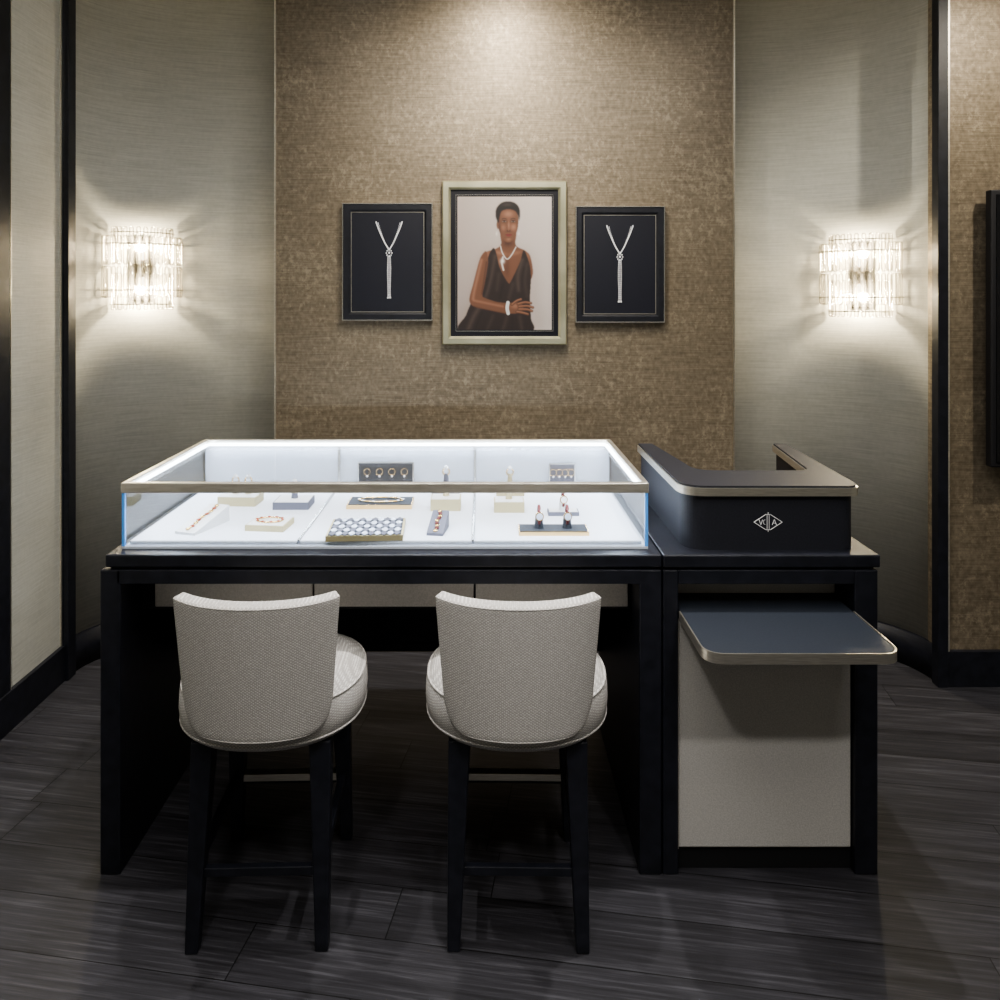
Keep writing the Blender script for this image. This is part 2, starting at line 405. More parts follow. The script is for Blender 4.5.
stroke((.012,-.008),(.018,.008));stroke((.018,.008),(.024,-.008));stroke((.0145,-.003),(.0215,-.003),.0008)
finish('emblem',bm,pm('emblem_white',(.85,.85,.85),.4),k)

# ------------------------------------------------------------ glass display case
g=empty('glass_display_case',(-.285,2.67,.909))
cx0,cx1,cy0,cy1=-1.049,.4795,2.322,3.02; cz0=.909; ct=1.10
box('base_frame',cx0,cx1,cy0,cy1,cz0,cz0+.008,M['whitepanel'],g,.001)
t=.006
box('glass_front',cx0+.006,cx1-.006,cy0+.002,cy0+.002+t,cz0+.008,ct-.026,M['glass'],g,0)
box('glass_left',cx0+.001,cx0+.001+t,cy0+.012,cy1-.012,cz0+.008,ct-.018,M['glass'],g,0)
box('glass_right',cx1-.001-t,cx1-.001,cy0+.012,cy1-.012,cz0+.008,ct-.018,M['glass'],g,0)
box('glass_top',cx0+.016,cx1-.016,cy0+.016,cy1-.016,ct-.008,ct-.001,M['glass'],g,0)
box('glass_corner_left',cx0,cx0+.009,cy0,cy0+.010,cz0+.008,ct-.026,M['blueedge'],g,.001)
box('glass_corner_right',cx1-.009,cx1,cy0,cy0+.010,cz0+.008,ct-.026,M['blueedge'],g,.001)
box('back_panel',cx0+.004,cx1-.004,cy1-.012,cy1,cz0+.008,ct-.012,M['whitepanel'],g,.001)
for i,x in enumerate((-.54,-.03)):
    box('back_mullion_%d'%(i+1),x-.005,x+.005,cy1-.02,cy1-.012,cz0+.02,ct-.02,M['silver'],g,.001)
box('rim_front',cx0-.002,cx1+.002,cy0-.003,cy0+.017,ct-.028,ct+.002,M['bronze'],g,.003)
box('rim_back',cx0,cx1,cy1-.014,cy1+.002,ct-.014,ct+.002,M['bronze'],g,.002)
box('rim_left',cx0-.002,cx0+.016,cy0+.017,cy1-.014,ct-.016,ct+.002,M['bronze'],g,.002)
box('rim_right',cx1-.016,cx1+.002,cy0+.017,cy1-.014,ct-.016,ct+.002,M['bronze'],g,.002)
box('led_back',cx0+.02,cx1-.02,cy1-.030,cy1-.020,ct-.018,ct-.010,M['led'],g,0)
box('led_left',cx0+.017,cx0+.025,cy0+.03,cy1-.03,ct-.018,ct-.010,M['led'],g,0)
box('led_right',cx1-.025,cx1-.017,cy0+.03,cy1-.03,ct-.018,ct-.010,M['led'],g,0)
box('led_front',cx0+.02,cx1-.02,cy0+.018,cy0+.024,ct-.030,ct-.020,M['led'],g,0)
xs=[cx0+.012,-.54,-.03,cx1-.012]; DZ=cz0+.020
for i in range(3):
    box('display_pad_%d'%(i+1),xs[i]+.003,xs[i+1]-.003,cy0+.018,cy1-.022,cz0+.008,DZ,M['white'],g,.004)
    box('pad_border_%d'%(i+1),xs[i]+.003,xs[i+1]-.003,cy1-.034,cy1-.0215,DZ,DZ+.006,M['silver'],g,.001)
for i,x in enumerate((-.54,-.03)):
    box('pad_divider_%d'%(i+1),x-.003,x+.003,cy0+.018,cy1-.022,DZ-.002,DZ+.003,M['silver'],g,.0005)
def area(name,loc,rot,sx,sy,e,colr,spread=180):
    L=bpy.data.lights.new(name,'AREA'); L.shape='RECTANGLE'; L.size=sx; L.size_y=sy; L.energy=e; L.color=colr; L.spread=math.radians(spread)
    o=bpy.data.objects.new(name,L); col.objects.link(o); o.location=loc; o.rotation_euler=[math.radians(a) for a in rot]; return o
cool=(.72,.84,1.0)
def par(o,p): o.parent=p; o.location=Vector(o.location)-p.location
par(area('led_lamp_back',((cx0+cx1)/2,cy1-.032,ct-.020),(-20,0,0),1.45,.008,3.0,cool),g)
par(area('led_lamp_front',((cx0+cx1)/2,cy0+.028,ct-.032),(45,0,0),1.45,.008,3.0,cool),g)
par(area('led_lamp_left',(cx0+.028,(cy0+cy1)/2,ct-.020),(0,-25,0),.008,.6,1.2,cool),g)
par(area('led_lamp_right',(cx1-.028,(cy0+cy1)/2,ct-.020),(0,25,0),.008,.6,1.2,cool),g)

# ------------------------------------------------------------ jewellery items in case
def place(px,py,z=DZ):
    Y=(EYE-z)*F/(py-VY); return ((px-VX)*Y/F,Y,z)
def item(name,px,py,builder,mats,rz=0,**kw):
    bm=bmesh.new(); builder(bm,**kw)
    o=finish(name,bm,mats)
    o.location=place(px,py); o.rotation_euler=(0,0,math.radians(rz)); return o
def tray(bm,w,dp,h,edge,top,inset=.004):
    bbox(bm,-w/2,w/2,-dp/2,dp/2,0,h,edge); bbox(bm,-w/2+inset,w/2-inset,-dp/2+inset,dp/2-inset,h,h+.0015,top)
def ringstand(bm,w=.11,dp=.09,h=.02,n=1,post=.04):
    tray(bm,w,dp,h,0,1)
    for i in range(n):
        x=(i-(n-1)/2)*.045
        cyl(bm,(x,.01,h+post/2),.012,.007,post,16,0)
        torus(bm,(x,.01,h+post+.006),.012,.0028,2,'XZ')
        ball(bm,(x,.01,h+post+.020),.009,3)
def bracelet_tray(bm,w=.12,dp=.10,h=.018):
    tray(bm,w,dp,h,0,1)
    torus(bm,(0,0,h+.005),w*.34,.0026,2,'XY',32,dp*.28)
    for i in range(10):
        a=2*math.pi*i/10; ball(bm,(w*.34*math.cos(a),dp*.28*math.sin(a),h+.007),.0055,3,(1,1,.5))
def wedge(bm,w=.06,dp=.15,h=.035):
    vs=[bm.verts.new(p) for p in ((-w/2,-dp/2,0),(w/2,-dp/2,0),(w/2,dp/2,0),(-w/2,dp/2,0),(-w/2,-dp/2,.008),(w/2,-dp/2,.008),(w/2,dp/2,h),(-w/2,dp/2,h))]
    for f in ((0,1,2,3),(4,5,6,7),(0,1,5,4),(1,2,6,5),(2,3,7,6),(3,0,4,7)): bm.faces.new([vs[i] for i in f])
    pts=[]
    for i in range(9):
        y=-dp*.42+dp*.84*i/8; z=.008+(h-.008)*(y+dp/2)/dp+.003; pts.append((math.sin(i*1.3)*.003,y,z)); ball(bm,(math.sin(i*1.3)*.003,y,z),.008,3 if i%2 else 2,(1,1,.5))
    tube(bm,pts,.0025,6,2)
def watchstand(bm,w=.06,dp=.06,h=.012,post=.03,n=1,sp=.0,strap=4):
    tray(bm,w,dp,h,0,1)
    for i in range(n):
        x=(i-(n-1)/2)*sp
        cyl(bm,(x,0,h+post*.6),.014,.011,post*1.2,16,1)
        torus(bm,(x,-.004,h+post+.012),.020,.0045,strap,'YZ',24,.026)
        cyl(bm,(x,-.025,h+post+.012),.013,.013,.006,20,2,'Y')
        cyl(bm,(x,-.0285,h+post+.012),.010,.010,.002,20,3,'Y')
def easel(bm,w=.20,h=.085,deep=.05):
    bbox(bm,-w/2,w/2,-.006,.006,.0,h,0); bbox(bm,-w/2+.005,w/2-.005,-.008,-.005,.006,h-.005,1)
    bbox(bm,-w*.3,w*.3,.006,deep,0,.006,0)
    for i in range(4):
        x=-w*.33+i*w*.22; torus(bm,(x,-.010,h*.62),.012,.0010,2,'XZ'); ball(bm,(x,-.011,h*.62-.016),.005,3,(1,.4,1))
def checker_tray(bm,w=.21,dp=.145,h=.016):
    tray(bm,w,dp,h,0,1,.006)
    nx,ny=11,5
    for i in range(nx):
        for j in range(ny):
            x=-w/2+.018+(w-.036)*i/(nx-1); y=-dp/2+.018+(dp-.036)*j/(ny-1)
            mi=3 if (i+j)%2 else 4
            s_=(w-.036)/(nx-1)*.62; q_=(dp-.036)/(ny-1)*.60
            vs=[bm.verts.new((x+a*s_,y+b*q_,h+.0028)) for a,b in ((1,0),(0,1),(-1,0),(0,-1))]+[bm.verts.new((x+a*s_,y+b*q_,h+.0014)) for a,b in ((1,0),(0,1),(-1,0),(0,-1))]
            f=bm.faces.new(vs[:4]); f.material_index=mi
            for q in range(4):
                f=bm.faces.new((vs[q],vs[(q+1)%4],vs[4+(q+1)%4],vs[4+q])); f.material_index=mi
ST=[M['cream'],M['whiteitem'],M['gold'],M['gem'],M['redstrap']]
SG=[M['grayp'],M['whiteitem'],M['gold'],M['gem'],M['redstrap']]
SD=[M['gold'],M['charcoal'],M['gold'],M['gem'],M['redstrap']]
item('bracelet_display_ramp',203,527,wedge,[M['whiteitem'],M['whiteitem'],M['gold'],M['carnelian']],-18,w=.07,dp=.17,h=.05)
item('bracelet_tray',270,527,bracelet_tray,[M['cream'],M['whiteitem'],M['gold'],M['carnelian']],-6)
item('ring_display_stand',241,503,ringstand,ST,-4,w=.13,dp=.09,h=.030,n=2)
item('ring_display_stand.001',294,506,ringstand,SG,0,w=.12,dp=.10,h=.024,n=1)
item('pendant_easel_display',386,487,easel,[M['silver'],M['charcoal'],M['gold'],M['gem']],0,w=.21,h=.095,deep=.045)
item('jewelry_tray',381,505,bracelet_tray,SD,0,w=.22,dp=.11,h=.014)
item('motif_jewelry_tray',367,532,checker_tray,[M['cream'],M['charcoal'],M['gold'],M['mop'],M['grayp']],3,w=.225,dp=.18)
item('watch_cushion',438,531,wedge,[M['grayp'],M['whiteitem'],M['gold'],M['redstrap']],-8,w=.05,dp=.10,h=.05)
item('ring_display_stand.002',446,508,ringstand,ST,0,w=.10,dp=.08,h=.038,n=1,post=.02)
item('ring_display_stand.003',446,493,ringstand,SG,0,w=.10,dp=.06,h=.014,n=1,post=.055)
item('ring_display_stand.004',509,510,ringstand,ST,0,w=.10,dp=.07,h=.034,n=1,post=.03)
item('ring_display_stand.005',510,494,ringstand,ST,0,w=.10,dp=.06,h=.016,n=1,post=.055)
item('pendant_easel_display.001',562,487,easel,[M['silver'],M['grayp'],M['gold'],M['gem']],0,w=.10,h=.09,deep=.045)
item('watch_display_stand',563,514,watchstand,[M['grayp'],M['whiteitem'],M['gold'],M['gem'],M['redstrap']],0,w=.10,dp=.05,h=.012,n=1)
item('watch_display_tray',553,532,watchstand,[M['gold'],M['charcoal'],M['gold'],M['mop'],M['redstrap']],0,w=.21,dp=.08,h=.012,n=2,sp=.085)

# ------------------------------------------------------------ stools
def build_stool(name,X,Yc,rz):
    s=empty(name)
    bm=bmesh.new(); prof=[(.0,.505),(.20,.505),(.232,.508),(.246,.525),(.250,.56),(.248,.60),(.238,.622),(.20,.640),(.12,.650),(0,.653)]
    N=48; rings=[]
    for r,z in prof:
        if r==0: rings.append([bm.verts.new((0,0,z))]); continue
        ring=[]
        for i in range(N):
            a=2*math.pi*i/N; e=.88
            cc,ss=math.cos(a),math.sin(a)
            ring.append(bm.verts.new((r*math.copysign(abs(cc)**e,cc),r*.98*math.copysign(abs(ss)**e,ss),z)))
        rings.append(ring)
    for A,B in zip(rings,rings[1:]):
        for i in range(N):
            a0=A[i%len(A)];a1=A[(i+1)%len(A)];b0=B[i%len(B)];b1=B[(i+1)%len(B)]
            vs=[]
            for v in (a0,a1,b1,b0):
                if v not in vs: vs.append(v)
            bm.faces.new(vs)
    for z in (.525,.615):
        pts=[]
        for i in range(N):
            a=2*math.pi*i/N; cc,ss=math.cos(a),math.sin(a); e=.88; r=.245 if z<.6 else .243
            pts.append((r*math.copysign(abs(cc)**e,cc),r*.98*math.copysign(abs(ss)**e,ss),z))
        tube(bm,pts,.0035,6,0,closed=True)
    finish('seat',bm,M['fab'],s,smooth=True)
    bm=bmesh.new(); NU,NV=28,18
    CV=.80
    def P(u,v,side):
        w=.186+.024*v
        au=abs(u)
        zb=.545+.034*au**7
        zt=.887+.008*au**4
        z=zb+(zt-zb)*v
        shrink=1-.045*(max(0,(.2-v)/.2))**2*au**3
        x=w*math.sin(u*CV)/math.sin(CV)*shrink
        yb=-.262-.020*v+.062*(1-math.cos(u*CV))/(1-math.cos(CV))
        th=.050-.008*au**4
        if side==0: return (x,yb,z)
        ang=u*.40
        return (x-math.sin(ang)*th,yb+math.cos(ang)*th,z+.001)
    G=[]
    for side in (0,1):
        G.append([[bm.verts.new(P(-1+2*i/NU,j/NV,side)) for i in range(NU+1)] for j in range(NV+1)])
    for S in G:
        for j in range(NV):
            for i in range(NU): bm.faces.new((S[j][i],S[j][i+1],S[j+1][i+1],S[j+1][i]))
    def join(a,b):
        for i in range(len(a)-1): bm.faces.new((a[i],a[i+1],b[i+1],b[i]))
    join(G[0][0],G[1][0]); join(G[0][-1],G[1][-1])
    join([r[0] for r in G[0]],[r[0] for r in G[1]]); join([r[-1] for r in G[0]],[r[-1] for r in G[1]])
    o=finish('backrest',bm,M['fab'],s,smooth=True)
    md=o.modifiers.new('b','BEVEL'); md.width=.014; md.segments=4; md.limit_method='ANGLE'; md.angle_limit=math.radians(50)
    bm=bmesh.new()
    loop=[P(-1+2*i/NU,1,0) for i in range(NU+1)]+[P(1,1-j/NV,0) for j in range(1,NV+1)]+[P(1-2*i/NU,0,0) for i in range(1,NU+1)]+[P(-1,j/NV,0) for j in range(1,NV)]
    tube(bm,[(p[0]*.98,p[1]+.001,.70+(p[2]-.70)*.975) for p in loop],.0022,6,0,closed=True)
    finish('piping',bm,M['fab'],s,smooth=True)
    def leg(nm,p0,p1,a0,a1):
        bm=bmesh.new(); vs=[]
        for (p,a) in ((p0,a0),(p1,a1)):
            vs.append([bm.verts.new((p[0]+sx*a,p[1]+sy*a,p[2])) for sx,sy in ((-1,-1),(1,-1),(1,1),(-1,1))])
        bm.faces.new(vs[0]);bm.faces.new(vs[1])
        for i in range(4): bm.faces.new((vs[0][i],vs[0][(i+1)%4],vs[1][(i+1)%4],vs[1][i]))
        finish(nm,bm,M['black'],s,bevel=.004)
    LB=[(-.162,-.205),(.162,-.205),(.165,.205),(-.165,.205)]
    LT=[(-.150,-.150),(.150,-.150),(.150,.165),(-.150,.165)]
    for i in range(4): leg('leg_%d'%(i+1),(*LB[i],0),(*LT[i],.506),.0165,.028)
    def at(i,z): 
        t=z/.506; return (LB[i][0]*(1-t)+LT[i][0]*t,LB[i][1]*(1-t)+LT[i][1]*t)
    def rail(nm,i,j,z,h,wd,mat):
        a=at(i,z);b=at(j,z)
        if abs(a[0]-b[0])>abs(a[1]-b[1]): box(nm,min(a[0],b[0])+.012,max(a[0],b[0])-.012,a[1]-wd,a[1]+wd,z-h,z+h,mat,s,.002)
        else: box(nm,a[0]-wd,a[0]+wd,min(a[1],b[1])+.012,max(a[1],b[1])-.012,z-h,z+h,mat,s,.002)
    rail('stretcher_rear',0,1,.185,.011,.010,M['black'])
    rail('stretcher_side_1',1,2,.205,.013,.010,M['black'])
    rail('stretcher_side_2',0,3,.205,.013,.010,M['black'])
    rail('stretcher_front',2,3,.195,.013,.012,M['black'])
    a=at(2,.2)
    box('foot_plate',-.145,.145,a[1]-.016,a[1]+.014,.2085,.2125,M['brass'],s,.001)
    box('foot_plate_face',-.145,.145,a[1]-.0165,a[1]-.0125,.192,.2125,M['brass'],s,.001)
    box('seat_frame',-.17,.17,-.165,.18,.485,.507,M['black'],s,.004)
    s.location=(X,Yc,0); s.rotation_euler=(0,0,math.radians(rz)); return s
build_stool('bar_stool',-.573,2.222,1.5)
build_stool('bar_stool.001',.092,2.222,-1.0)

# ------------------------------------------------------------ wall art
WY=3.69
def px2(px,py,Y): return ((px-VX)*Y/F, EYE-(py-VY)*Y/F)
def frame(parent,x0,x1,z0,z1,w,yb,yf,mat,name='frame',bev=.006):
    bm=bmesh.new()
    def ring(o,y): return [bm.verts.new(p) for p in ((x0+o,y,z0+o),(x1-o,y,z0+o),(x1-o,y,z1-o),(x0+o,y,z1-o))]
    R=[ring(0,yb),ring(0,yf+bev),ring(w*.15,yf),ring(w*.75,yf),ring(w,yf+bev),ring(w,yb)]
    R.append(R[0])
    for A,B in zip(R,R[1:]):
        for i in range(4): bm.faces.new((A[i],A[(i+1)%4],B[(i+1)%4],B[i]))
    return finish(name,bm,mat,parent)
def necklace_pic(name,x0p,x1p,y0p,y1p,cxp,topp):
    Yp=WY-.03
    x0,z1=px2(x0p,y0p,Yp); x1,z0=px2(x1p,y1p,Yp)
    p=empty(name,((x0+x1)/2,WY,(z0+z1)/2))
    box('backing',x0+.006,x1-.006,Yp+.008,WY,z0+.006,z1-.006,M['blackmatte'],p,0)
    frame(p,x0,x1,z0,z1,.034,WY-.002,Yp-.006,M['black'])
    frame(p,x0-.003,x1+.003,z0-.003,z1+.003,.0055,WY-.001,Yp-.010,M['silver'],'outer_edge',.002)
    frame(p,x0+.036,x1-.036,z0+.036,z1-.036,.0025,Yp+.009,Yp+.001,M['bronze'],'inner_fillet',.001)
    box('print',x0+.034,x1-.034,Yp+.004,Yp+.0085,z0+.034,z1-.034,pm('midnight_print',(.005,.006,.014),.5),p,0)
    bm=bmesh.new()
    sc=Yp/F; X0=(cxp-VX)*sc; ZT=EYE-(topp-VY)*sc; yy=Yp+.0025
    def bead(dx,dz,r=.0038): ball(bm,(X0+dx*sc,yy,ZT-dz*sc),r,0,(1,.35,1))
    L=catmull([(-13,0),(-10.5,7),(-7.5,14),(-4.2,21),(0,28)],8,False); R=[(-x,z) for x,z in L]
    for x,z in L+R: bead(x,z,.0040)
    for x,z in L[::2]+R[::2]: bead(x*.84,z+1.0,.0026)
    for a in range(8): bead(2.8*math.cos(a*math.pi/4),31+3.0*math.sin(a*math.pi/4),.0040)
    bead(0,31,.006)
    for z in range(35,76,2):
        for x in (-1.3,0,1.3): bead(x*(1+.15*math.sin(z*.16)),z,.0036)
    for x in (-1.5,0,1.5): bead(x,76,.0036)
    finish('necklace_image',bm,M['gem'],p)
    return p
necklace_pic('framed_necklace_picture',343,432,204,320,389,222)
necklace_pic('framed_necklace_picture.001',576,664,207,322,620,226)

# portrait
Yp=WY-.035
x0,z1=px2(442,181,Yp); x1,z0=px2(567,345,Yp)
p=empty('framed_portrait',((x0+x1)/2,WY,(z0+z1)/2))
box('backing',x0+.01,x1-.01,Yp+.012,WY,z0+.01,z1-.01,M['blackmatte'],p,0)
frame(p,x0,x1,z0,z1,.040,WY-.002,Yp-.012,M['champ'],'frame',.010)
box('mat',x0+.036,x1-.036,Yp+.006,Yp+.0125,z0+.036,z1-.036,M['matblack'],p,0)
frame(p,x0+.062,x1-.062,z0+.062,z1-.062,.0025,Yp+.008,Yp+.002,M['silver'],'fillet',.001)
k_=Yp/F
SX0,SX1,SY0,SY1=457.5,552.0,196.5,330.0; ST_=.34
gx=np.arange(SX0,SX1+.01,ST_); gy=np.arange(SY0,SY1+.01,ST_)
GX,GY=np.meshgrid(gx,gy)
def mask(pts,sm=True):
    if sm: pts=catmull(pts,5)
    ins=np.zeros(GX.shape,bool); n=len(pts)
    for i in range(n):
        xa,ya=pts[i]; xb,yb=pts[(i+1)%n]
        if abs(ya-yb)<1e-9: continue
        cnd=((ya>GY)!=(yb>GY))&(GX<(xb-xa)*(GY-ya)/(yb-ya)+xa); ins^=cnd
    return ins.astype(float)
def blur(m,s):
    s=s/ST_; r=max(1,int(3*s)); kx=np.exp(-.5*(np.arange(-r,r+1)/s)**2); kx/=kx.sum()
    m=np.pad(m,r,mode='edge')
    m=np.apply_along_axis(lambda q:np.convolve(q,kx,'valid'),0,m)
    return np.apply_along_axis(lambda q:np.convolve(q,kx,'valid'),1,m)
img=np.zeros(GX.shape+(3,))
tt=np.clip((GX-SX0)/(SX1-SX0),0,1)[...,None]; ty=np.clip((GY-SY0)/(SY1-SY0),0,1)[...,None]
img[:]=np.array((.36,.305,.28))*(1-tt)+np.array((.52,.465,.44))*tt
img*=1.0-.15*ty
def mixc(a,cc): 
    global img
    img=img*(1-a[...,None])+np.array(cc)*a[...,None]
def paint(pts,cc,soft=.35,sm=True):
    a=blur(mask(pts,sm),soft); mixc(a,cc); return a
def glow(a,cx_,cy_,rx,ry,cc,s,rot=0):
    c0,s0=math.cos(rot),math.sin(rot); dx=GX-cx_; dy=GY-cy_
    e_=np.exp(-(((dx*c0+dy*s0)/rx)**2+((-dx*s0+dy*c0)/ry)**2)); mixc(np.clip(e_*s*a,0,1),cc)
def pl(pts,w,cc,al=1.0,soft=.35,clip=None):
    pp=catmull(pts,6,False) if len(pts)>2 else pts
    dmin=np.full(GX.shape,1e9)
    for (xa,ya),(xb,yb) in zip(pp,pp[1:]):
        L2=(xb-xa)**2+(yb-ya)**2+1e-9; t_=np.clip(((GX-xa)*(xb-xa)+(GY-ya)*(yb-ya))/L2,0,1)
        dmin=np.minimum(dmin,np.hypot(GX-xa-t_*(xb-xa),GY-ya-t_*(yb-ya)))
    a=np.clip((w/2+soft-dmin)/(2*soft),0,1); a=a*a*(3-2*a)*al
    if clip is not None: a=a*clip
    mixc(a,cc); return a
SK=(.13,.056,.032); SH=(.30,.15,.095); SD_=(.045,.018,.011); HR=(.009,.006,.006)
full=blur(mask([(482,252),(530,250),(540,300),(540,330),(458,330),(470,290)]),4); mixc(full*.25,(.22,.16,.14))
a=paint([(501,232),(501,244),(495,249),(486,252),(480.5,260),(481,275),(495,292),(515,292),(532,278),(531,258),(526,251),(518,247),(515.5,243),(515.5,232)],SK)
glow(a,508,243,6,4,SD_,.85); glow(a,487,257,4,6,SH,.7); glow(a,527,256,3.5,5,SH,.35); glow(a,500,253,7,2.2,SH,.55,.2); glow(a,516,253,6,2,SH,.4,-.25); glow(a,507,268,3,9,SD_,.5); glow(a,500,262,4,5,SH,.25)
b_=paint([(493,248),(488,257),(484,272),(479,288),(471,303),(466,315),(461,332),(529,332),(531,318),(530,300),(531,282),(530,266),(524,250),(520,262),(511,281),(508,282.5),(500,268),(496,252)],(.018,.011,.010))
for ln,wd,al in (([(495,256),(491,278),(486,296)],2.0,.5),([(499,274),(497,290)],1.4,.3),([(522,260),(518,276),(519,290)],2.6,.5),([(527,264),(525,280),(527,296)],1.4,.3),([(507,317),(503,330)],2.2,.35),([(520,317),(522,330)],2.4,.35),([(484,300),(474,316),(468,330)],3.2,.5),([(493,316),(487,330)],1.6,.3),([(513,284),(509,298)],1.6,.3),([(488,262),(486,276)],1.2,.35)):
    pl(ln,wd,(.095,.064,.054),al,3.0,b_)
for ln in ([(490,262),(487,284),(479,306)],[(503,284),(500,298)],[(524,268),(521,290)],[(513,318),(512,330)],[(482,312),(475,330)]):
    pl(ln,1.4,(.006,.004,.004),.5,2.0,b_)
a=paint([(486,251),(480.5,257),(476.5,270),(473,284),(469.5,297),(470,303),(475,307),(488,310),(505,313.5),(509,312.5),(509,304),(497,302),(485,298),(482.5,295),(484.5,284),(486.5,272),(488,260)],SK)
pl([(481.5,260),(478,275),(474.5,290),(473,299)],2.0,SH,.65,1.8,a); pl([(474,300.5),(486,303),(503,306.5)],1.6,SH,.6,1.6,a)
pl([(486.5,262),(484,280),(482,294)],1.2,SD_,.8,1.4,a); pl([(474,307),(488,310.5),(506,314)],1.4,SD_,.8,1.2,a)
a=paint([(508,304),(514,302.6),(520,303),(523,306),(522,311),(516,313.5),(508,312.5)],SK); glow(a,515,306,4,2.5,SH,.6)
for f_ in ([(518,304),(525,302.3),(531,303.2)],[(519,306.6),(527,306),(533,307.5)],[(519,309.3),(527,309.5),(532,311)],[(517,311.8),(523,312.8),(528,314.2)],[(512,304.5),(516.5,301),(521,299.3)]):
    pl(f_,2.9,SD_,.8,.4); pl(f_,2.1,SK,1,.4); pl([(q[0],q[1]-.4) for q in f_],.8,SH,.7,.4)
pl([(508,302.5),(507.2,308),(508.2,313.5)],3.0,(.6,.6,.6),1,.4); pl([(508,303),(507.2,308),(508.2,313)],.5,(.2,.18,.18),.7,.3)
paint([(497.2,221),(496.4,225),(497.6,229),(498.8,228),(498.8,222)],SK)
fa=paint([(499.5,212),(498,219),(498.4,227),(500.6,234.5),(504.6,240.5),(508.3,242.3),(511.8,240.8),(515.6,235),(518,227),(518.4,218),(517,211),(508,206.5)],SK)
glow(fa,508.5,214,5,3.2,SH,.75); glow(fa,513.6,227,3,3.4,SH,.75); glow(fa,503.3,227.5,2.4,3,SH,.5); glow(fa,508.8,225,1,4.5,SH,.7); glow(fa,508.6,239,2.2,1.6,SH,.55)
glow(fa,499,230,1.8,8,SD_,.85); glow(fa,518.2,230,1.3,8,SD_,.6); glow(fa,504.3,221.3,2.6,1.5,SD_,.75); glow(fa,513.2,221.3,2.6,1.5,SD_,.75); glow(fa,508.6,231.4,2.6,.8,SD_,.7); glow(fa,508.6,237.6,2.4,.6,SD_,.5)
hm=paint([(498.4,223),(495.4,216),(496.0,209),(499,204.5),(503,201.8),(509,201.0),(515,202.6),(519,206.8),(520.4,213),(519.2,221),(517.8,215),(514.6,210.6),(508,209.2),(502,211),(499.8,216)],HR,.45)
glow(hm,507,204.5,5,1.6,(.05,.035,.03),.6)
for ex_,sg_ in ((504.2,-1),(513.2,1)):
    pl([(ex_-2.2,219.0),(ex_,218.2),(ex_+2.2,218.9)],.6,HR,.85,.35)
    pl([(ex_-1.8,221.4),(ex_+1.8,221.4)],.9,(.28,.22,.19),.6,.35); glow(fa,ex_,221.3,.85,.85,HR,1.0)
    pl([(ex_-2.1,221.3),(ex_,220.5),(ex_+2.1,221.3)],.4,HR,.9,.3)
glow(fa,507.4,230.2,.6,.45,HR,.8); glow(fa,509.9,230.2,.6,.45,HR,.8)
paint([(505.3,234.6),(507.8,233.6),(508.7,233.9),(509.7,233.6),(512.2,234.6),(508.8,236.7)],(.15,.028,.025),.35); pl([(505.5,234.7),(512,234.7)],.35,(.05,.01,.01),.7,.3)
glow(np.ones_like(GX),496.7,233.5,.8,2.0,(.6,.58,.55),.9); glow(np.ones_like(GX),518.8,233.5,.7,1.8,(.6,.58,.55),.8)
pl([(500.5,246),(502.5,253),(507,259),(511.5,255),(516,247)],.9,(.6,.59,.57),.9,.4)
pl([(503,257),(502,263),(503.5,270)],1.4,(.6,.59,.57),.85,.5); glow(np.ones_like(GX),502.6,261,1.9,2.1,(.65,.64,.62),.9)
# soften like a photographic print
for ch in range(3): img[...,ch]=.55*img[...,ch]+.45*blur(img[...,ch],.45)
H_,W_=GX.shape
vx=(GX.ravel()-VX)*k_; vz=EYE-(GY.ravel()-VY)*k_
verts=[(float(a_)-p.location.x,Yp+.0052-p.location.y,float(b2)-p.location.z) for a_,b2 in zip(vx,vz)]
faces=[(j*W_+i,(j+1)*W_+i,(j+1)*W_+i+1,j*W_+i+1) for j in range(H_-1) for i in range(W_-1)]
me=bpy.data.meshes.new('portrait_print'); me.from_pydata(verts,[],faces)
ca=me.color_attributes.new('print','FLOAT_COLOR','POINT')
rgba=np.ones((H_*W_,4)); rgba[:,:3]=np.clip(img.reshape(-1,3),0,1); ca.data.foreach_set('color',rgba.ravel().astype(np.float32))
pmat=pm('portrait_photo_print',(.5,.5,.5),.55); n_,l_=nt(pmat); at_=n_.new('ShaderNodeAttribute'); at_.attribute_name='print'; l_.new(at_.outputs['Color'],n_['Principled BSDF'].inputs['Base Color'])
me.materials.append(pmat); o=bpy.data.objects.new('portrait_print',me); col.objects.link(o); o.parent=p

